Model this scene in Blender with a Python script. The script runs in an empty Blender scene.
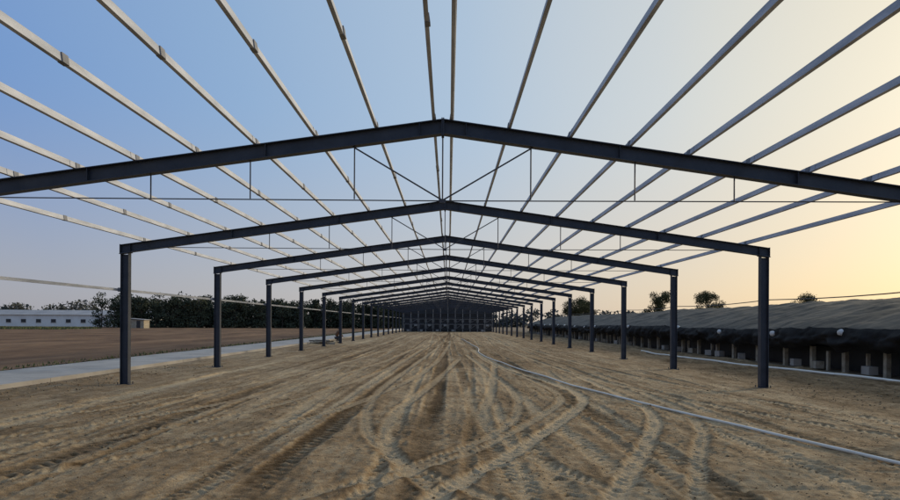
import bpy, math, random
import numpy as np
from mathutils import Vector, Matrix
random.seed(7); rng=np.random.default_rng(7)
scene=bpy.context.scene
scene.view_settings.view_transform='Standard'; scene.view_settings.look='None'; scene.view_settings.exposure=0
SUN_AZ=58.0; SUN_EL=16.0

# ------------------------------------------------------------ materials
def mat(name, c1, c2=None, rough=.8, metal=0., nscale=4., bump=0., bscale=30., stretch=(1,1,1), lo=.35, hi=.65, spec=.5):
    m=bpy.data.materials.new(name); m.use_nodes=True
    nt=m.node_tree; N=nt.nodes; L=nt.links
    b=N['Principled BSDF']; b.inputs['Roughness'].default_value=rough; b.inputs['Metallic'].default_value=metal
    b.inputs['Specular IOR Level'].default_value=spec
    tc=N.new('ShaderNodeTexCoord'); mp=N.new('ShaderNodeMapping'); mp.inputs['Scale'].default_value=stretch
    L.new(tc.outputs['Object'],mp.inputs['Vector'])
    n=N.new('ShaderNodeTexNoise'); n.inputs['Scale'].default_value=nscale; n.inputs['Detail'].default_value=6; n.inputs['Roughness'].default_value=.6
    L.new(mp.outputs[0],n.inputs['Vector'])
    r=N.new('ShaderNodeValToRGB'); r.color_ramp.elements[0].position=lo; r.color_ramp.elements[1].position=hi
    r.color_ramp.elements[0].color=(*c1,1); r.color_ramp.elements[1].color=(*(c2 or c1),1)
    L.new(n.outputs['Fac'],r.inputs['Fac']); L.new(r.outputs['Color'],b.inputs['Base Color'])
    if bump>0:
        n2=N.new('ShaderNodeTexNoise'); n2.inputs['Scale'].default_value=bscale; n2.inputs['Detail'].default_value=5
        L.new(mp.outputs[0],n2.inputs['Vector'])
        bp=N.new('ShaderNodeBump'); bp.inputs['Strength'].default_value=1; bp.inputs['Distance'].default_value=bump
        L.new(n2.outputs['Fac'],bp.inputs['Height']); L.new(bp.outputs[0],b.inputs['Normal'])
    return m
M_steel=mat('painted_steel',(.024,.031,.044),(.046,.055,.073),rough=.5,nscale=3,lo=.3,hi=.7,spec=.45)
M_rod=mat('tie_rod_steel',(.04,.045,.055),(.08,.08,.09),rough=.6)
M_galv=mat('galvanised_steel',(.33,.35,.385),(.56,.58,.62),rough=.55,metal=.0,nscale=2.5,stretch=(3,.6,3),spec=.45)
M_clip=mat('purlin_clip',(.15,.155,.165),(.24,.245,.255),rough=.7)
M_conc=mat('concrete',(.32,.29,.25),(.46,.42,.36),nscale=.7,bump=.01,bscale=8,rough=.9)
M_field=mat('ploughed_soil',(.11,.06,.032),(.25,.15,.08),nscale=.25,bump=.12,bscale=1.6,stretch=(1.5,.35,1),rough=.97,spec=.15)
M_base=mat('bare_earth',(.17,.12,.075),(.33,.25,.16),nscale=.12,bump=.06,bscale=3,rough=.97,spec=.15)
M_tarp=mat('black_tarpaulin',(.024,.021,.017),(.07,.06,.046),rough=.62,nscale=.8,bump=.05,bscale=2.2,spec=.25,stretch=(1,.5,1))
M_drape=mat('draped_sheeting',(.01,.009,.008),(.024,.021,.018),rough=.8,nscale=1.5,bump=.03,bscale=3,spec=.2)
M_bag=mat('white_bag',(.55,.53,.48),(.75,.73,.68),rough=.8,nscale=6)
M_post=mat('short_post',(.28,.23,.16),(.46,.4,.3),rough=.9,nscale=5)
M_hose=mat('white_hose',(.78,.72,.6),(.86,.82,.72),rough=.6,nscale=3)
M_wallw=mat('white_wall',(.74,.71,.66),(.84,.82,.78),rough=.9,nscale=.4)
M_roofg=mat('grey_roof',(.3,.29,.28),(.42,.4,.38),rough=.7,nscale=.3)
M_dark=mat('dark_opening',(.02,.022,.025),(.04,.04,.045),rough=.4)
M_black=mat('black_panel',(.012,.013,.015),(.03,.032,.036),rough=.6,nscale=1)
M_bark=mat('bark',(.05,.038,.028),(.09,.07,.05),rough=.95)
M_leaf=mat('foliage',(.04,.05,.032),(.085,.095,.06),rough=.9,nscale=.5,spec=.2)
M_leaf2=mat('foliage_olive',(.05,.055,.025),(.1,.1,.045),rough=.9,nscale=.6,spec=.2)
M_leaf_haze=mat('foliage_far_haze_tint',(.09,.095,.08),(.12,.12,.1),rough=.9,nscale=.3,spec=.2)  # distant haze put into the leaf colour: paler and greyer
M_clod=mat('soil_clod',(.18,.125,.07),(.35,.26,.155),rough=.97,nscale=1.5,spec=.15)
M_grass=mat('dry_grass',(.06,.085,.03),(.14,.15,.06),rough=.9,nscale=2)
M_tin=mat('corrugated_tin',(.22,.22,.22),(.34,.33,.31),rough=.6)
M_cloth=mat('work_jacket',(.12,.06,.03),(.2,.1,.05),rough=.9)
M_trou=mat('work_trousers',(.03,.035,.05),(.05,.055,.07),rough=.9)
M_skin=mat('skin',(.35,.2,.13),(.42,.25,.17),rough=.6)
M_hair=mat('black_hair',(.015,.012,.01),(.03,.025,.02),rough=.7)

# ------------------------------------------------------------ builder
class B:
    def __init__(s): s.v=[]; s.f=[]; s.m=[]
    def add(s,vs,fs,mi=0):
        o=len(s.v); s.v+= [tuple(p) for p in vs]; s.f+=[tuple(o+i for i in f) for f in fs]; s.m+=[mi]*len(fs)
    def box(s,c,d,rz=0,mi=0,R=None):
        x,y,z=[k/2 for k in d]
        pts=[Vector(p) for p in [(-x,-y,-z),(x,-y,-z),(x,y,-z),(-x,y,-z),(-x,-y,z),(x,-y,z),(x,y,z),(-x,y,z)]]
        M=R if R is not None else Matrix.Rotation(rz,3,'Z')
        s.add([M@p+Vector(c) for p in pts],[(0,3,2,1),(4,5,6,7),(0,1,5,4),(1,2,6,5),(2,3,7,6),(3,0,4,7)],mi)
    def prism(s,poly,y0,y1,mi=0):   # poly in xz, ccw seen from -y
        n=len(poly)
        vs=[(x,y0,z) for x,z in poly]+[(x,y1,z) for x,z in poly]
        fs=[tuple(range(n)),tuple(range(2*n-1,n-1,-1))]+[(i,i+n,(i+1)%n+n,(i+1)%n) for i in range(n)]
        s.add(vs,fs,mi)
    def tube(s,p,q,r0,r1=None,n=8,mi=0):
        r1=r0 if r1 is None else r1
        p=Vector(p);q=Vector(q);d=(q-p).normalized(); a=d.orthogonal().normalized(); b=d.cross(a)
        vs=[p+(a*math.cos(t)+b*math.sin(t))*r0 for t in [2*math.pi*i/n for i in range(n)]]
        vs+=[q+(a*math.cos(t)+b*math.sin(t))*r1 for t in [2*math.pi*i/n for i in range(n)]]
        s.add(vs,[(i,(i+1)%n,(i+1)%n+n,i+n) for i in range(n)]+[tuple(range(n-1,-1,-1)),tuple(range(n,2*n))],mi)
    def mesh(s,name,mats):
        me=bpy.data.meshes.new(name); me.from_pydata(s.v,[],s.f)
        for m in mats: me.materials.append(m)
        me.polygons.foreach_set('material_index',s.m); me.update(); return me
    def obj(s,name,mats,loc=(0,0,0),parent=None):
        o=bpy.data.objects.new(name,s.mesh(name,mats)); o.location=loc; scene.collection.objects.link(o)
        if parent: o.parent=parent
        return o
def inst(name,me,loc=(0,0,0),rz=0,sc=1):
    o=bpy.data.objects.new(name,me); o.location=loc; o.rotation_euler=(0,0,rz); o.scale=(sc,)*3 if not isinstance(sc,tuple) else sc
    scene.collection.objects.link(o); return o
def npmesh(name,V,F,mats,smooth=False):
    me=bpy.data.meshes.new(name); V=np.asarray(V,dtype=np.float32); F=np.asarray(F,dtype=np.int32); k=F.shape[1]
    me.vertices.add(len(V)); me.vertices.foreach_set('co',V.ravel())
    me.loops.add(F.size); me.loops.foreach_set('vertex_index',F.ravel())
    me.polygons.add(len(F)); me.polygons.foreach_set('loop_start',np.arange(0,F.size,k,dtype=np.int32))
    me.polygons.foreach_set('loop_total',np.full(len(F),k,dtype=np.int32))
    if smooth: me.polygons.foreach_set('use_smooth',np.ones(len(F),dtype=bool))
    for m in mats: me.materials.append(m)
    me.update(calc_edges=True); me.validate(); return me
def noise2(x,y,scale,seed,octs=4,gain=.5):
    out=np.zeros_like(x,dtype=float); a=1; tot=0
    r=np.random.default_rng(seed)
    for o in range(octs):
        g=r.random((257,257)); X=x*scale+1000.37; Y=y*scale+1000.71
        xi=np.floor(X).astype(int); yi=np.floor(Y).astype(int); fx=X-xi; fy=Y-yi
        fx=fx*fx*(3-2*fx); fy=fy*fy*(3-2*fy); xi%=256; yi%=256
        v=(g[xi,yi]*(1-fx)+g[xi+1,yi]*fx)*(1-fy)+(g[xi,yi+1]*(1-fx)+g[xi+1,yi+1]*fx)*fy
        out+=a*(v-.5); tot+=a; a*=gain; scale*=2.03
    return out/tot*2

# ------------------------------------------------------------ portal frames
HW=8.0; APEX=4.64; SL=.141; DEP=.22; FY0=9.05; BAY=6.0; NF=17
def top(x): return APEX-SL*abs(x)
def frame_mesh():
    b=B(); ft=.013; fw=.07; cd=.1
    for s in (-1,1):
        xe=s*(HW+.11)
        def band(z0,z1,y,xa=0.,xb=xe):
            pts=[(xa,top(xa)-z1),(xb,top(xb)-z1),(xb,top(xb)-z0),(xa,top(xa)-z0)]
            if s<0: pts=pts[::-1]
            b.prism(pts,-y,y)
        band(0,ft,fw); band(DEP-ft,DEP,fw); band(ft,DEP-ft,.005)
        b.prism([(s*.003,APEX-DEP-.03),(s*.02,APEX-DEP-.03),(s*.02,APEX+.015),(s*.003,APEX+.015)][::s],-.073,.073)
        b.prism([(xe+s*.002,top(xe)-DEP-.01),(xe+s*.014,top(xe)-DEP-.01),(xe+s*.014,top(xe)+.01),(xe+s*.002,top(xe)+.01)][::s],-.072,.072)
        zt=top(HW)-DEP-.02; xc=s*HW
        for xo in (-cd+ft/2,cd-ft/2):
            ztt=top(abs(xc+xo))-DEP-.014
            b.prism([(xc+xo-ft/2,.0),(xc+xo+ft/2,.0),(xc+xo+ft/2,ztt-.004),(xc+xo-ft/2,ztt-.004)],-fw,fw)
        b.prism([(xc-cd+ft,0.),(xc+cd-ft,0.),(xc+cd-ft,zt-.02),(xc-cd+ft,zt-.02)],-.005,.005)
        b.prism([(xc-.13,top(abs(xc-.13))-DEP-.014),(xc+.13,top(abs(xc+.13))-DEP-.014),(xc+.13,top(abs(xc+.13))-DEP-.001),(xc-.13,top(abs(xc-.13))-DEP-.001)],-.09,.09)
        b.box((xc,0,-.01),(.32,.26,.02))
        for bx in (-.135,.135):
            for by in (-.1,.1): b.tube((xc+bx,by,0),(xc+bx,by,.06),.012,n=6)
        b.box((xc,0,-.08),(.5,.45,.1),mi=2)
        for xx in (2.66,5.33,7.87,.35):
            b.box((s*xx,.035,top(xx)-DEP/2),(.008,.06,DEP-2*ft-.01)); b.box((s*xx,-.035,top(xx)-DEP/2),(.008,.06,DEP-2*ft-.01))
        zt2=3.44
        for xx in (1.33,2.9,4.4): 
            b.tube((s*xx,0,top(xx)-DEP+.005),(s*xx,0,zt2),.011,n=6,mi=1)
        b.tube((s*1.36,0,top(1.36)-DEP+.005),(s*.02,0,zt2),.012,n=6,mi=1)
    b.tube((0,0,APEX-DEP),(0,0,3.42),.011,n=6,mi=1)
    b.tube((-HW+.1,0,3.44),(0,0,3.42),.009,n=6,mi=1); b.tube((0,0,3.42),(HW-.1,0,3.44),.009,n=6,mi=1)
    b.box((0,0,3.42),(.09,.02,.06),mi=1)
    return b.mesh('steel_portal_frame',[M_steel,M_rod,M_conc])
fm=frame_mesh()
for k in range(-2,NF): inst('steel_portal_frame',fm,(0,FY0+BAY*k,0))

# ------------------------------------------------------------ purlins
def purlin_mesh(seed,sgn):
    r=random.Random(seed); b=B(); h=.088; w=.042; t=.004; lip=.012; g=1 if sgn>0 else -1
    def P(x0,x1,z0,z1,y0,y1):
        a,c=sorted((g*x0,g*x1)); b.prism([(a,z0),(c,z0),(c,z1),(a,z1)],y0,y1)
    for k in range(-2,NF-1):
        y0=FY0+BAY*k-.18; y1=FY0+BAY*(k+1)+.18
        dz=.0045*(k%2); dx=.0045*(k%2)
        P(-w/2+dx,w/2+dx,dz,dz+t,y0,y1); P(-w/2+dx,w/2+dx,dz+h-t,dz+h,y0,y1)
        P(-w/2+dx,-w/2+dx+t,dz+t,dz+h-t,y0,y1)
        P(w/2+dx-t,w/2+dx,dz+t,dz+t+lip,y0,y1); P(w/2+dx-t,w/2+dx,dz+h-t-lip,dz+h-t,y0,y1)
        b.box((g*(-w/2-.006),FY0+BAY*k,.04),(.008,.1,.09),mi=1)
        if sgn<0: b.box((.002,FY0+BAY*k+BAY/2+r.uniform(-.15,.15),h/2+.002),(w+.014,.1,h+.009),mi=1)
    return b.mesh('roof_purlin',[M_galv,M_clip])
i=0
for s in (-1,1):
    for x in (.13,1.0,1.92,2.82,3.72,4.62,5.52,6.45,7.55):
        me=purlin_mesh(i,s); i+=1
        o=inst('roof_purlin',me,(s*x,0,top(x)+.006)); o.rotation_euler=(0,s*math.atan(SL),0)
b=B()
for k in range(-2,NF-1):
    y0=FY0+BAY*k; b.box((-8.2,y0+BAY/2,2.37),(.05,BAY-.02,.06)); b.box((-8.15,y0,2.37),(.06,.08,.1),mi=1)
b.obj('wall_girt',[M_galv,M_clip])
b=B()
for k in range(-2,NF-1):
    y0=FY0+BAY*k; n=6
    for j in range(n):
        za=2.2-.05*math.sin(math.pi*j/n); zb=2.2-.05*math.sin(math.pi*(j+1)/n)
        b.tube((8.13,y0+BAY*j/n,za),(8.13,y0+BAY*(j+1)/n,zb),.012,n=5)
b.obj('side_cable',[M_rod])

# ------------------------------------------------------------ gable end
yE=FY0+BAY*(NF-1)+.35
b=B()
xs=np.linspace(-7.8,7.8,13)
for x in xs: b.box((x,yE,(top(x)-.25)/2),(.12,.12,top(x)-.25),mi=3)
for z in (.5,1.5,2.5,3.3): b.box((0,yE-.09,z),(15.6,.05,.08),mi=1)
for i in range(12):
    xa=(xs[i]+xs[i+1])/2; w=xs[i+1]-xs[i]-.16
    for j,(z0,z1) in enumerate(((.05,.46),(.56,1.44),(1.58,2.44),(2.56,3.2))):
        b.box((xa,yE+.25+.3*random.random(),(z0+z1)/2),(w*random.uniform(.75,1),.06,(z1-z0)*random.uniform(.8,1)),mi=2)
    for (zc,hh) in ((.95,.7),(1.95,.55)):
        ww=w*.42
        for sx in (-1,1):
            b.box((xa+sx*ww,yE-.16,zc),(.06,.04,hh),mi=3)
        b.box((xa,yE-.16,zc+hh/2+.02),(2*ww+.05,.04,.06),mi=3)
        if i%2: b.tube((xa-ww,yE-.2,zc-hh/2),(xa+ww,yE-.2,zc+hh/2),.025,n=5,mi=3)
    if random.random()<.6: b.box((xa+random.uniform(-.3,.3),yE-.3,.25+.9*(i%2)),(.5,.2,.3),mi=3)
b.box((0,yE+2.6,1.7),(15.8,.05,3.4),mi=2)
b.prism([(-7.9,2.5),(7.9,2.5),(7.9,3.4),(0,4.5),(-7.9,3.4)],yE+2.0,yE+2.05,mi=2)
b.obj('gable_end_wall',[M_steel,M_rod,M_black,M_tin])

# ------------------------------------------------------------ ground
def track_curve(pts,step=.05):
    P=np.array(pts,float); n=len(P); out=[]
    Q=np.vstack([2*P[0]-P[1],P,2*P[-1]-P[-2]])
    for i in range(1,n):
        p0,p1,p2,p3=Q[i-1],Q[i],Q[i+1],Q[i+2]; m=max(4,int(np.linalg.norm(p2-p1)/.25))
        for t in np.linspace(0,1,m,endpoint=False):
            out.append(.5*((2*p1)+(-p0+p2)*t+(2*p0-5*p1+4*p2-p3)*t*t+(-p0+3*p1-3*p2+p3)*t**3))
    out.append(P[-1]); return np.array(out)
ys=[-4.]
while ys[-1]<112:
    y=ys[-1]; ys.append(y+(.12 if y<3.6 else .024 if y<10 else .024*(y/10)**2 if y<60 else .85))
ys=np.array(ys)
xs=np.unique(np.round(np.concatenate([np.arange(-10.3,-7,.05),np.arange(-7,7.5,.025),np.arange(7.5,13.4,.05)]),4))
X,Y=np.meshgrid(xs,ys); x=X.ravel(); y=Y.ravel()
h=noise2(x,y,.5,1,3)*.03+noise2(x,y,3.,2,4)*.018+noise2(x,y*.7,11.,3,3)*.013
clods=noise2(x,y,15,31,3); h+=np.clip(clods-.18,0,1)*.05*np.clip(noise2(x,y,.8,32,2)+.6,0,1)
tone=.56+noise2(x,y*.25,.35,4,4)*.3+noise2(x,y,2.2,5,4)*.25+noise2(x,y,14,55,3)*.24
tone+=noise2(x,y*.08,4.5,6,3)*.2+noise2(x,y*.08,13.,66,2)*.1
h+=noise2(x,y*.06,6.,8,2)*.01
def press(pts,w,depth,tonech,tread=.16,ta=.016,chev=1.6,setto=None):
    global h,tone
    C=track_curve(pts); seg=np.linalg.norm(np.diff(C,axis=0),axis=1); S=np.concatenate([[0],np.cumsum(seg)])
    bx0,by0=C.min(0)-.6; bx1,by1=C.max(0)+.6
    idx=np.where((x>bx0)&(x<bx1)&(y>by0)&(y<by1))[0]
    if len(idx)==0: return
    best=np.full(len(idx),9.); ss=np.zeros(len(idx)); sd=np.zeros(len(idx))
    px=x[idx]; py=y[idx]
    order=np.argsort(py); pys=py[order]
    for i in range(len(C)-1):
        a=C[i]; d=C[i+1]-a; L=np.linalg.norm(d)
        if L<1e-6: continue
        d=d/L
        lo=np.searchsorted(pys,min(a[1],C[i+1][1])-.5); hi=np.searchsorted(pys,max(a[1],C[i+1][1])+.5)
        o=order[lo:hi]
        if len(o)==0: continue
        rx=px[o]-a[0]; ry=py[o]-a[1]; t=np.clip(rx*d[0]+ry*d[1],0,L)
        ex=rx-t*d[0]; ey=ry-t*d[1]; dist=np.hypot(ex,ey); m=dist<best[o]
        q=o[m]; best[q]=dist[m]; ss[q]=S[i]+t[m]; sd[q]=(np.sign(d[0]*ey-d[1]*ex))[m]
    s=best*sd; hw=w/2
    wob=noise2(px,py,5,77,2)*.03; a=np.abs(s)+wob
    inside=1/(1+np.exp(np.clip((a-hw)/.013,-40,40))); ridge=np.exp(-((a-hw-.045)/.04)**2)
    fade=.3+.7*np.clip(noise2(px,py*.5,.6,int(abs(pts[0][0])*100)+88,2)*1.6+.55,0,1)
    if setto is not None: fade=.75+.25*fade
    tr=np.tanh(2.5*np.sin(2*np.pi*(ss/tread)+np.abs(s)/hw*chev*np.pi*.8))
    lod=np.clip(1.5-py/16,0,1)
    brk=.6+.4*np.clip(noise2(px,py,7,91,2)*3,-1,1)
    h[idx]=h[idx]*(1-.7*inside*fade)+fade*(-depth*inside+depth*.6*ridge*brk+ta*inside*tr*lod*brk)
    if setto is not None:
        k=inside*fade*.85; tone[idx]=tone[idx]*(1-k)+k*setto+fade*(-.22*ridge*brk+.18*inside*tr*lod*brk)
    else: tone[idx]+=fade*(tonech*inside+.14*ridge*brk+.2*inside*tr*lod*brk)
R=random.Random(5)
def straight(x0,w,dep,tn,tread,drift=.5):
    ph=R.uniform(0,6); sl=R.uniform(-.025,.025)
    pts=[(x0+drift*math.sin(ph+yy/19)+sl*yy*(1 if abs(x0)<5 else -.3*np.sign(x0)),yy) for yy in (-4,2,6,10,15,22,32,45,60,80,105)]
    press(pts,w,dep,tn,tread)
for j in range(34):
    x0=-7.0+14*(j+R.uniform(0,1))/34
    straight(x0,R.uniform(.11,.3),R.uniform(.008,.02),R.uniform(-.32,.3),R.uniform(.11,.18))
straight(-.15,.4,.022,-.4,.17,.08); straight(-1.9,.36,.02,-.34,.17,.08); straight(.75,.28,.016,-.26,.14,.1); straight(3.0,.36,.02,-.34,.17,.2); straight(-4.6,.36,.018,-.3,.17,.2)
def arc(pts,w,dep,st,tread=.14,g=None):
    press(pts,w,dep,0,tread,.013,setto=st)
    if g:
        C=np.array(pts); d=np.gradient(C,axis=0); d/=np.linalg.norm(d,axis=1)[:,None]
        press([tuple(p) for p in (C+np.stack([d[:,1],-d[:,0]],1)*g)],w,dep,0,tread,.013,setto=st)
arc([(-3.0,44),(-4.1,22),(-5.7,12),(-7.9,7.6),(-10,5.5)],.22,.016,.85,g=-1.4)
arc([(-1.2,44),(-1.9,22),(-3.1,12),(-4.6,8),(-7,5)],.2,.016,.82,g=-1.4)
arc([(-.5,40),(-1.2,22),(-1.5,14),(-1.2,9.5),(-.5,7),(.5,5.4),(1.8,4)],.18,.016,.85)
arc([(5.0,40),(5.4,22),(6.3,14),(7.4,10),(9,7)],.22,.016,.85,g=1.5)
arc([(2.1,26),(1.2,15),(.7,10),(.95,7.6),(1.6,5.8),(2.4,4.2)],.2,.02,.88,g=1.55)
arc([(1.45,36),(1.8,23),(2.5,16),(2.5,12.8),(1.7,10.3),(.5,7.6),(-.5,6),(-1.3,4)],.16,.018,.92)
arc([(1.0,30),(1.4,20),(1.6,14),(1.3,10.5),(.6,8.2),(-.6,6.2),(-1.9,4.6)],.16,.018,.88)
arc([(4.6,14),(4.4,11),(3.9,9),(3.2,7.4),(2.6,6),(2.0,4.6)],.18,.02,.9)
arc([(4.0,18),(3.9,12.5),(3.54,10),(2.8,8.1),(2.05,6.4),(1.2,4.6)],.2,.022,1.05)
arc([(1.65,35),(2.04,22.6),(2.94,15.3),(2.92,12.6),(2.04,10),(.84,7.2),(.02,5.5),(-.5,3.5)],.22,.026,1.15,tread=.13)
edge=np.minimum(np.minimum(x+10.3,13.4-x)/.6,1); edge=np.minimum(edge,np.minimum((y+4)/1,(112-y)/2)); edge=np.clip(edge,0,1)
h=np.clip(h,-.045,.2)
out=np.clip((np.abs(x)-8.3)/1.5,0,1); h+=out*(np.clip(noise2(x,y,.9,12,4)+.1,0,1)*.14)
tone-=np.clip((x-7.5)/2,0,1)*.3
z=h*edge-.05*(1-edge)
nx=len(xs); ny=len(ys)
I=np.arange(nx*ny).reshape(ny,nx); F=np.stack([I[:-1,:-1].ravel(),I[:-1,1:].ravel(),I[1:,1:].ravel(),I[1:,:-1].ravel()],1)
def soil_mat():
    m=bpy.data.materials.new('tracked_soil'); m.use_nodes=True; nt=m.node_tree; N=nt.nodes; L=nt.links; p=N['Principled BSDF']
    p.inputs['Roughness'].default_value=.95; p.inputs['Specular IOR Level'].default_value=.12
    at=N.new('ShaderNodeAttribute'); at.attribute_name='tone'
    tc=N.new('ShaderNodeTexCoord'); n=N.new('ShaderNodeTexNoise'); n.inputs['Scale'].default_value=14; n.inputs['Detail'].default_value=9; n.inputs['Roughness'].default_value=.75
    L.new(tc.outputs['Object'],n.inputs['Vector'])
    ma=N.new('ShaderNodeMath'); ma.operation='MULTIPLY_ADD'; ma.inputs[1].default_value=.9; L.new(n.outputs['Fac'],ma.inputs[0]); 
    ad=N.new('ShaderNodeMath'); ad.operation='ADD'; ad.inputs[1].default_value=-.45; L.new(at.outputs['Fac'],ad.inputs[0]); L.new(ad.outputs[0],ma.inputs[2])
    r=N.new('ShaderNodeValToRGB'); e=r.color_ramp.elements; e[0].position=.05; e[0].color=(.125,.078,.037,1); e[1].position=1.0; e[1].color=(.56,.425,.255,1)
    k=r.color_ramp.elements.new(.5); k.color=(.305,.208,.112,1)
    L.new(ma.outputs[0],r.inputs['Fac']); L.new(r.outputs[0],p.inputs['Base Color'])
    n2=N.new('ShaderNodeTexNoise'); n2.inputs['Scale'].default_value=30; n2.inputs['Detail'].default_value=6; n2.inputs['Roughness'].default_value=.7; L.new(tc.outputs['Object'],n2.inputs['Vector'])
    bp=N.new('ShaderNodeBump'); bp.inputs['Distance'].default_value=.032; L.new(n2.outputs['Fac'],bp.inputs['Height']); L.new(bp.outputs[0],p.inputs['Normal'])
    return m
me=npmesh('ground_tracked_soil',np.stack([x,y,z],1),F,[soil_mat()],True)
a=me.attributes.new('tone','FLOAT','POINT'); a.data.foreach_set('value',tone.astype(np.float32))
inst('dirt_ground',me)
b=B(); b.add([(-2500,-300,-.055),(2500,-300,-.055),(2500,4000,-.055),(-2500,4000,-.055)],[(0,1,2,3)]); b.obj('ground',[M_base])
fx=np.linspace(-150,-13.9,200); fy=np.concatenate([np.arange(2,60,.5),np.arange(60,165,1.5)]); FX,FY=np.meshgrid(fx,fy)
fz=noise2(FX.ravel(),FY.ravel()*.3,.8,20,4)*.09+.03
I=np.arange(FX.size).reshape(FX.shape); F=np.stack([I[:-1,:-1].ravel(),I[:-1,1:].ravel(),I[1:,1:].ravel(),I[1:,:-1].ravel()],1)
inst('ploughed_field',npmesh('ploughed_field',np.stack([FX.ravel(),FY.ravel(),fz],1),F,[M_field],True))
b=B()
yy=-4.
while yy<150:
    b.box((-11.95,yy+2,-.02),(2.9,3.985,.16)); yy+=4
b.obj('concrete_path',[M_conc])
def clod_mesh(n):
    t=(1+5**.5)/2
    V0=np.array([(-1,t,0),(1,t,0),(-1,-t,0),(1,-t,0),(0,-1,t),(0,1,t),(0,-1,-t),(0,1,-t),(t,0,-1),(t,0,1),(-t,0,-1),(-t,0,1)])/1.9
    F0=np.array([(0,11,5),(0,5,1),(0,1,7),(0,7,10),(0,10,11),(1,5,9),(5,11,4),(11,10,2),(10,7,6),(7,1,8),(3,9,4),(3,4,2),(3,2,6),(3,6,8),(3,8,9),(4,9,5),(2,4,11),(6,2,10),(8,6,7),(9,8,1)])
    Vs=[];Fs=[]
    for i in range(n):
        yy=5*(22/5)**rng.random()**1.0-.5; xx=rng.uniform(-10,11) 
        s=rng.uniform(.004,.011)*(1+1.3*(rng.random()>.97))
        if abs(xx)>8.2: s*=2.2
        v=V0*(1+rng.uniform(-.3,.3,(12,1)))*s*np.array([1,1,.7])
        iy=min(np.searchsorted(ys,yy),ny-1); ix=min(np.searchsorted(xs,xx),nx-1)
        v=v+np.array([xx,yy,z[iy*nx+ix]+s*.2]); Vs.append(v); Fs.append(F0+12*i)
    return npmesh('soil_clods',np.vstack(Vs),np.vstack(Fs),[M_clod])
inst('soil_clods',clod_mesh(8000))
def gz(xx,yy):
    iy=min(np.searchsorted(ys,yy),ny-1); ix=min(np.searchsorted(xs,xx),nx-1); return z[iy*nx+ix]
def hose(name,pts,r,m):
    C=track_curve(pts); cu=bpy.data.curves.new(name,'CURVE'); cu.dimensions='3D'; cu.bevel_depth=r; cu.bevel_resolution=3
    sp=cu.splines.new('POLY'); sp.points.add(len(C)-1)
    zz=np.array([gz(p[0],p[1]) for p in C]); zz=np.convolve(np.pad(zz,3,'edge'),np.ones(7)/7,'valid')
    for i,p in enumerate(C): sp.points[i].co=(p[0]+.02*math.sin(i*.11),p[1],zz[i]+r*.8+.006,1)
    cu.materials.append(m); o=bpy.data.objects.new(name,cu); scene.collection.objects.link(o)
hose('water_hose',[(6.3,2.5),(5.14,6.8),(4.5,9.5),(3.9,12.3),(3.05,16.6),(2.15,24.3),(1.75,32),(1.95,38),(1.7,48),(1.4,60)],.023,M_hose)
hose('drain_pipe',[(12.3,15),(12.1,19),(11.4,23),(10.9,27),(10.7,33)],.04,M_hose)
b=B()
for k in range(9):
    b.box((-8.9+random.uniform(-.5,.5),43+random.uniform(-.6,.6),.04+.03*k),(random.uniform(.7,1.5),.14,.08),rz=random.uniform(-.6,.6),mi=k%2)
b.obj('timber_offcut_pile',[M_post,M_bark])

# ------------------------------------------------------------ stooping worker
def skin_obj(name,verts,edges,rad,matl,parent,sub=2):
    me=bpy.data.meshes.new(name); me.from_pydata(verts,edges,[]); me.materials.append(matl)
    o=bpy.data.objects.new(name,me); scene.collection.objects.link(o); o.parent=parent
    o.modifiers.new('skin','SKIN'); o.modifiers.new('sub','SUBSURF').levels=sub; o.modifiers['sub'].render_levels=sub
    if not me.skin_vertices: me.skin_vertices.new()
    for i,r in enumerate(rad):
        me.skin_vertices[0].data[i].radius=(r,r) if not isinstance(r,tuple) else r
        me.skin_vertices[0].data[i].use_root=(i==0)
    return o
wk=bpy.data.objects.new('crouching_worker',None); wk.location=(-8.6,46.5,0); wk.rotation_euler=(0,0,.5); scene.collection.objects.link(wk)
skin_obj('trousers',[(-.05,0,.36),(-.03,.1,.34),(.3,.17,.5),(.08,.17,.12),(-.03,-.1,.34),(.32,-.16,.46),(.1,-.17,.12),(0,0,.46)],[(0,1),(1,2),(2,3),(0,4),(4,5),(5,6),(0,7)],[.13,.1,.075,.055,.1,.075,.055,.12],M_trou,wk)
skin_obj('jacket',[(0,0,.47),(.08,0,.66),(.15,0,.85),(.17,.16,.86),(.32,.24,.66),(.48,.14,.52),(.17,-.16,.86),(.34,-.22,.64),(.5,-.1,.5),(.19,0,.93)],[(0,1),(1,2),(2,3),(3,4),(4,5),(2,6),(6,7),(7,8),(2,9)],[.14,.15,.14,.085,.06,.045,.085,.06,.045,.06],M_cloth,wk)
skin_obj('head',[(.2,0,.92),(.22,0,.98),(.24,0,1.04),(.25,0,1.12)],[(0,1),(1,2),(2,3)],[.05,.07,.09,.085],M_skin,wk)
skin_obj('nose',[(.31,0,1.05),(.345,0,1.035)],[(0,1)],[.016,.012],M_skin,wk,1)
skin_obj('hair',[(.2,0,1.07),(.21,0,1.13),(.24,0,1.17)],[(0,1),(1,2)],[.085,.095,.07],M_hair,wk)
for s,hx,hy,hz in ((1,.5,.13,.5),(-1,.52,-.09,.48)):
    skin_obj('hand',[(hx,hy,hz),(hx+.05,hy,hz-.03)],[(0,1)],[.028,.034],M_skin,wk,1)
    for f in range(4): skin_obj('finger',[(hx+.06,hy-.024+.016*f,hz-.035),(hx+.1,hy-.024+.016*f,hz-.06),(hx+.11,hy-.024+.016*f,hz-.085)],[(0,1),(1,2)],[.008,.008,.007],M_skin,wk,1)
    skin_obj('thumb',[(hx+.02,hy-.02*s,hz-.01),(hx+.06,hy-.05*s,hz-.04)],[(0,1)],[.009,.008],M_skin,wk,1)
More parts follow.
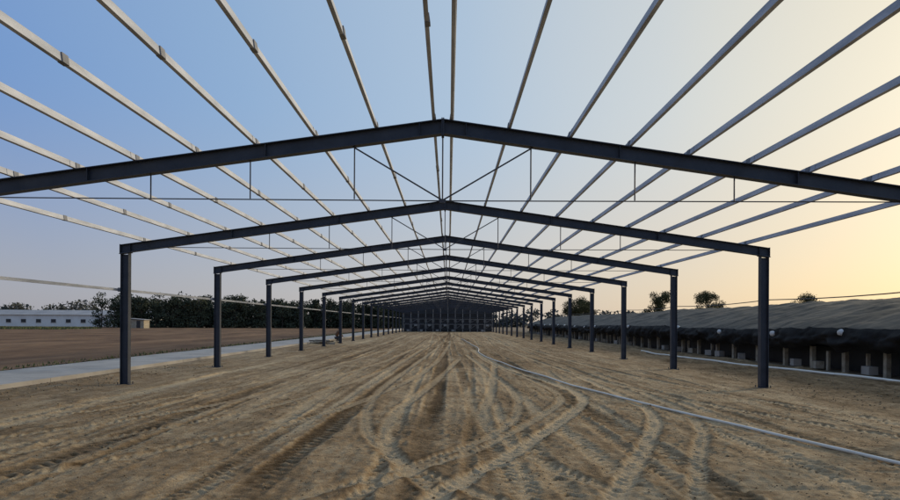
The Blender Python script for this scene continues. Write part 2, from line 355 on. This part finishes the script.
for yy_ in (.17,-.17): skin_obj('shoe',[(.05,yy_,.05),(.15,yy_,.045),(.24,yy_,.035)],[(0,1),(1,2)],[.045,.045,.035],M_hair,wk,1)

# ------------------------------------------------------------ covered sheds on right
def shed(x0,ridge,w,y0,y1,seed,eave=1.42):
    e=bpy.data.objects.new('tarpaulin_covered_shed',None); scene.collection.objects.link(e)
    u=np.linspace(0,1,80); yv=np.arange(y0,y1,.14); U,Yv=np.meshgrid(u,yv)
    base=1-np.abs(2*U-1); prof=eave+(ridge-eave)*(.55*base+.45*np.sin(U*np.pi)**.8)
    xx=x0-.35+U*(w+.7)
    sag=-.06*np.abs(np.sin(np.pi*Yv/2.4))*(np.sin(U*np.pi)**.5)
    wr=np.abs(noise2(xx.ravel()*.5+Yv.ravel()*.7,Yv.ravel()*.9-xx.ravel()*.3,1.5,seed+9,3)).reshape(U.shape)
    zz=prof+sag+.10*noise2(xx.ravel(),Yv.ravel(),.2,seed,3).reshape(U.shape)+.03*noise2(xx.ravel(),Yv.ravel(),1.6,seed+1,3).reshape(U.shape)-.09*wr
    lap=(np.mod(Yv,7.3)<.25)*.04; zz=zz+lap
    I=np.arange(U.size).reshape(U.shape); F=np.stack([I[:-1,:-1].ravel(),I[:-1,1:].ravel(),I[1:,1:].ravel(),I[1:,:-1].ravel()],1)
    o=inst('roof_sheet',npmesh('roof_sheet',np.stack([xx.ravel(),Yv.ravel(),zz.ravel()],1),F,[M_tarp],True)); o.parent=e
    for sd,xa in ((0,x0-.38),(1,x0+w+.38)):
        v=np.linspace(0,1,14); yv2=np.arange(y0,y1,.12); V,Y2=np.meshgrid(v,yv2)
        zt=np.interp(Y2[:,0],yv,zz[:,0 if sd==0 else -1])[:,None]+.02
        low=(.62+.16*np.abs(np.cos(np.pi*Y2/2.4))+.22*noise2(Y2.ravel(),Y2.ravel()*0,.7,seed+3,3).reshape(Y2.shape)) if sd==0 else .02
        Z=zt*(1-V)+low*V
        Xx=xa+(.22*np.sin(V*3)*noise2(Y2.ravel(),V.ravel()*2,1.6,seed+4,3).reshape(Y2.shape)-.18*np.sin(V*np.pi))*(1 if sd==0 else -1)
        I=np.arange(V.size).reshape(V.shape); F=np.stack([I[:-1,:-1].ravel(),I[:-1,1:].ravel(),I[1:,1:].ravel(),I[1:,:-1].ravel()],1)
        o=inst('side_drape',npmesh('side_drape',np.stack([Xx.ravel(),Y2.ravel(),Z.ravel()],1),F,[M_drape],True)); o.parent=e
    b=B(); r=random.Random(seed); yy=y0+.5
    while yy<y1:
        b.box((x0+r.uniform(-.05,.05),yy,.36),(.14,.16,.86),rz=r.uniform(-.1,.1),mi=0)
        if r.random()<.6: b.box((x0-.05,yy+r.uniform(.5,1.6),.12),(.28,.42,.26),rz=r.uniform(-.4,.4),mi=r.choice((0,1)))
        if r.random()<.35: b.box((x0+r.uniform(-.1,.1),yy+r.uniform(.7,1.6),.3),(.09,.1,.7),rz=r.uniform(-.2,.2),mi=0)
        b.tube((x0+.02,yy,.75),(x0+.02,yy,eave),.04,n=6,mi=2)
        yy+=r.uniform(1.6,2.4)
    b.box((x0+.9,(y0+y1)/2,.35),(.1,y1-y0,.8),mi=2)  # black board behind the posts, stands in for shade under the sheeting
    b.obj('support_posts_shade_back',[M_post,M_conc,M_black],parent=e)
    for j in range(int((y1-y0)/4.8)):
        yb=y0+1.7+4.8*j+r.uniform(-.9,.9)
        bm=B(); n=10; m=6; vs=[]
        for a in range(m+1):
            th=math.pi*a/m
            for c in range(n):
                ph=2*math.pi*c/n; rr=1+r.uniform(-.1,.1)
                vs.append((.11*math.sin(th)*math.cos(ph)*rr,.17*math.cos(th),.12*math.sin(th)*math.sin(ph)*rr))
        fs=[(a*n+c,a*n+(c+1)%n,(a+1)*n+(c+1)%n,(a+1)*n+c) for a in range(m) for c in range(n)]
        bm.add(vs,fs); bm.obj('weight_bag',[M_bag],loc=(x0-.42,yb,eave-.08+r.uniform(-.15,.05)),parent=e)
    for ye in (y0,y1-.3):
        bb=B(); pts=[(x0-.2,-.03),(x0+w+.2,-.03)]+[(x0-.35+t*(w+.7),eave+(ridge-eave)*(.55*(1-abs(2*t-1))+.45*math.sin(t*math.pi)**.8)-.25) for t in np.linspace(.98,.02,20)]
        bb.prism(pts,ye,ye+.03); bb.obj('end_sheet',[M_drape],parent=e)
shed(13.7,2.72,8.5,4,100,40)
shed(25.5,3.1,9,4,104,60)

# ------------------------------------------------------------ trees
def tree_geo(H,Rc,n,seed,base=.25,tall=1.0,leaf=.28,low=0):
    r=np.random.default_rng(seed); b=B(); lean=r.uniform(-.03,.03,2)*H
    tr=.02*H; p0=Vector((0,0,-.1)); p1=Vector((lean[0]*.5,lean[1]*.5,H*.4)); p2=Vector((lean[0],lean[1],H*.85))
    b.tube(p0,p1,tr,tr*.7,7); b.tube(p1,p2,tr*.7,tr*.2,6)
    cl=[]
    for k in range(11):
        a=r.uniform(0,6.28); z0=H*r.uniform(base,.7); rr=Rc*r.uniform(.5,1.0)*(1-.45*abs((z0/H)-.45)); q=Vector((rr*math.cos(a),rr*math.sin(a),min(H*.97,z0+H*r.uniform(.08,.25))))
        b.tube(Vector((lean[0]*z0/H,lean[1]*z0/H,z0)),q,tr*.35,tr*.08,5); cl.append((q,Rc*r.uniform(.3,.5)))
    for k in range(9):
        zz=H*r.uniform(base+.1,.9); rr=Rc*.6*r.uniform(0,1); a=r.uniform(0,6.28)
        cl.append((Vector((rr*math.cos(a),rr*math.sin(a),zz)),Rc*r.uniform(.3,.5)))
    for k in range(low):
        a=r.uniform(0,6.28); cl.append((Vector((Rc*.8*math.cos(a),Rc*.8*math.sin(a),H*r.uniform(.04,.25))),Rc*r.uniform(.35,.5)))
    V=[];per=n//len(cl)
    for q,cr in cl:
        d=r.normal(size=(per,3)); d/=np.linalg.norm(d,axis=1)[:,None]; rad=cr*r.random(per)**.4*r.uniform(.8,1.25,per)
        c=np.array(q)+d*rad[:,None]*np.array([1,1,.8*tall])
        t1=r.normal(size=(per,3)); t1/=np.linalg.norm(t1,axis=1)[:,None]; t2=np.cross(t1,r.normal(size=(per,3))); t2/=np.linalg.norm(t2,axis=1)[:,None]
        s=(leaf*r.uniform(.5,1.2,per))[:,None]
        V.append(np.stack([c-t1*s,c-t2*s*.6,c+t1*s,c+t2*s*.6],1).reshape(-1,3))
    return b,np.vstack(V)
def tree_mesh(name,*a,lm=M_leaf,**k):
    b,V=tree_geo(*a,**k); n=len(b.v); F=np.arange(len(V)).reshape(-1,4)+n
    b.v+= [tuple(p) for p in V]; b.f+=[tuple(f) for f in F]; b.m+=[1]*len(F)
    return b.mesh(name,[M_bark,lm])
def tree_mass(name,places,lm,seed,n=650,leaf=.4):
    Bt=B(); Vs=[]
    for i,(px,py,H,Rc) in enumerate(places):
        b,V=tree_geo(H,Rc,n,seed+i,base=.1,leaf=leaf,low=7)
        Bt.add([(v[0]+px,v[1]+py,v[2]) for v in b.v],b.f); V=V+np.array([px,py,0]); Vs.append(V)
    V=np.vstack(Vs); o=len(Bt.v); Bt.v+= list(map(tuple,V)); F=(np.arange(len(V)).reshape(-1,4)+o); Bt.f+=list(map(tuple,F)); Bt.m+=[1]*len(F)
    return Bt.obj(name,[M_bark,lm])
pl=[]
for i in range(125):
    t=i/124; xx=-85+t*73+random.uniform(-1,1); yy=150+12*t+random.uniform(-6,6)
    H=random.uniform(6.8,9.4)*(1-.14*t); pl.append((xx,yy,H,random.uniform(1.9,2.8)))
tree_mass('tree_line',pl,M_leaf,100,n=850,leaf=.28)
pl=[]
for i in range(70):
    t=i/69; pl.append((-330+t*260+random.uniform(-2,2),290+random.uniform(-8,8),random.uniform(9,12.5),random.uniform(3.8,5.4)))
tree_mass('tree_line',pl,M_leaf_haze,300,n=350,leaf=.7)
pl=[]
for i in range(60):
    t=i/59; pl.append((14+t*260+random.uniform(-2,2),240+40*t+random.uniform(-8,8),random.uniform(4,7.2),random.uniform(3,4.5)))
tree_mass('tree_line',pl,M_leaf_haze,500,n=300,leaf=.7)
for k,(xx,yy,H,Rc) in enumerate([(27.5,130,8.2,2.9),(45,128,8.8,2.6),(54,125,8.9,2.9),(78,130,8.8,3.2),(31,134,6.8,2.4),(97,150,5.8,2.4)]):
    inst('broadleaf_tree',tree_mesh('broadleaf_tree',H,Rc,6500,700+k,base=.3,leaf=.14,lm=M_leaf2),(xx,yy,-.05))

# ------------------------------------------------------------ buildings far left
def longhouse(xc,yc,L,W,Hh,rz):
    e=bpy.data.objects.new('long_white_farm_building',None); e.location=(xc,yc,-.05); e.rotation_euler=(0,0,rz); scene.collection.objects.link(e)
    b=B(); b.box((0,0,Hh/2),(L,W,Hh)); b.obj('walls',[M_wallw],parent=e)
    b=B(); y=W/2+.4; hr=1.1
    pts=[(-y,Hh+.01),(y,Hh+.01),(0,Hh+hr)]
    vs=[(-L/2-.3,p[0],p[1]) for p in pts]+[(L/2+.3,p[0],p[1]) for p in pts]
    b.add(vs,[(0,2,1),(3,4,5),(0,1,4,3),(1,2,5,4),(2,0,3,5)]); b.obj('roof',[M_roofg],parent=e)
    b=B(); n=int(L/4)
    for i in range(n):
        xx=-L/2+2+i*4; b.box((xx,-W/2-.02,Hh*.5),(1.3,.06,.9),mi=0); b.box((xx,-W/2-.05,Hh*.5-.52),(1.5,.12,.08),mi=1)
    b.obj('windows',[M_dark,M_conc],parent=e)
longhouse(-133,170,86,9,3.3,.06)
longhouse(-160,225,100,9,4.6,.06)
e=bpy.data.objects.new('small_hut',None); e.location=(-70,136,-.05); scene.collection.objects.link(e)
b=B(); b.box((0,0,1.0),(3.4,2.6,2.0)); b.obj('walls',[M_post],parent=e)
b=B(); b.box((0,0,2.12),(4.0,3.2,.12),R=Matrix.Rotation(.08,3,'Y')); b.obj('roof',[M_roofg],parent=e)
b=B(); b.box((.5,-1.33,.9),(.8,.06,1.7)); b.obj('door',[M_dark],parent=e)
def grass(name,x0,x1,y0,y1,n,hh):
    c=np.stack([rng.uniform(x0,x1,n),rng.uniform(y0,y1,n),np.zeros(n)],1); a=rng.uniform(0,6.28,n); w=hh*.25
    dx=np.stack([np.cos(a)*w,np.sin(a)*w,np.zeros(n)],1); tip=c+np.stack([rng.normal(0,w,n),rng.normal(0,w,n),rng.uniform(.5,1.1,n)*hh],1)
    V=np.stack([c-dx,c+dx,tip],1).reshape(-1,3); inst(name,npmesh(name,V,np.arange(3*n).reshape(-1,3),[M_grass]))
grass('grass_verge',-100,-70,108,122,5000,.5)
grass('grass_verge',-14.6,-13.5,4,120,2500,.14)

# ------------------------------------------------------------ light and sky
az=math.radians(SUN_AZ); el=math.radians(SUN_EL)
sd=Vector((math.sin(az)*math.cos(el),math.cos(az)*math.cos(el),math.sin(el)))
w=bpy.data.worlds.new("World"); scene.world=w; w.use_nodes=True; nt=w.node_tree; bg=nt.nodes['Background']; N=nt.nodes; L=nt.links
sky=N.new('ShaderNodeTexSky'); sky.sky_type='NISHITA'; sky.sun_disc=False; sky.sun_elevation=el; sky.sun_rotation=az
sky.air_density=1.0; sky.dust_density=2.0; sky.ozone_density=1.5
tc=N.new('ShaderNodeTexCoord')
dot=N.new('ShaderNodeVectorMath'); dot.operation='DOT_PRODUCT'; dot.inputs[1].default_value=sd; L.new(tc.outputs['Generated'],dot.inputs[0])
mr=N.new('ShaderNodeMapRange'); mr.inputs['From Min'].default_value=-1; mr.inputs['From Max'].default_value=1; L.new(dot.outputs['Value'],mr.inputs['Value'])
def ramp(st):
    r=N.new('ShaderNodeValToRGB'); e=r.color_ramp.elements; r.color_ramp.interpolation='LINEAR'
    for i,(p,c) in enumerate(st):
        p=(p+1)/2
        if i<2: e[i].position=p; q=e[i]
        else: q=e.new(p)
        q.color=(*c,1)
    L.new(mr.outputs[0],r.inputs['Fac']); return r
# first two stops are the end points
up=ramp([(-1,(.15,.2,.36)),(1,(1.0,.9,.62)),(0,(.19,.34,.65)),(.3,(.3,.46,.7)),(.6,(.46,.59,.74)),(.8,(.66,.7,.7)),(.93,(.87,.8,.62))])
hz=ramp([(-1,(.33,.31,.33)),(1,(1.0,.73,.36)),(0,(.45,.43,.44)),(.54,(.64,.57,.51)),(.8,(.8,.62,.42)),(.93,(.93,.67,.35))])
sp=N.new('ShaderNodeSeparateXYZ'); L.new(tc.outputs['Generated'],sp.inputs[0])
mz=N.new('ShaderNodeMapRange'); mz.interpolation_type='SMOOTHSTEP'; mz.inputs['From Min'].default_value=-.08; mz.inputs['From Max'].default_value=.35; L.new(sp.outputs['Z'],mz.inputs['Value'])
mx=N.new('ShaderNodeMix'); mx.data_type='RGBA'; L.new(mz.outputs[0],mx.inputs['Factor']); L.new(hz.outputs[0],mx.inputs[6]); L.new(up.outputs[0],mx.inputs[7])
sc=N.new('ShaderNodeVectorMath'); sc.operation='SCALE'; sc.inputs['Scale'].default_value=1/.12; L.new(mx.outputs[2],sc.inputs[0])
m2=N.new('ShaderNodeMix'); m2.data_type='RGBA'; m2.inputs['Factor'].default_value=.85; L.new(sky.outputs[0],m2.inputs[6]); L.new(sc.outputs[0],m2.inputs[7])
L.new(m2.outputs[2],bg.inputs['Color']); bg.inputs['Strength'].default_value=.12
l=bpy.data.lights.new('sun','SUN'); l.energy=2.1; l.angle=math.radians(7); l.color=(1,.84,.62)
o=bpy.data.objects.new('sun',l); o.rotation_euler=(-sd).to_track_quat('-Z','Y').to_euler(); scene.collection.objects.link(o)
# ------------------------------------------------------------ camera
c=bpy.data.cameras.new('camera'); c.sensor_width=36; c.lens=24; c.shift_x=.0017; c.shift_y=.081; c.clip_end=8000; c.clip_start=.05
o=bpy.data.objects.new('camera',c); o.location=(.1,0,1.58)
o.rotation_euler=(Matrix.Rotation(math.radians(90),3,'X')@Matrix.Rotation(math.radians(.3),3,'Z')).to_euler()
scene.collection.objects.link(o); scene.camera=o
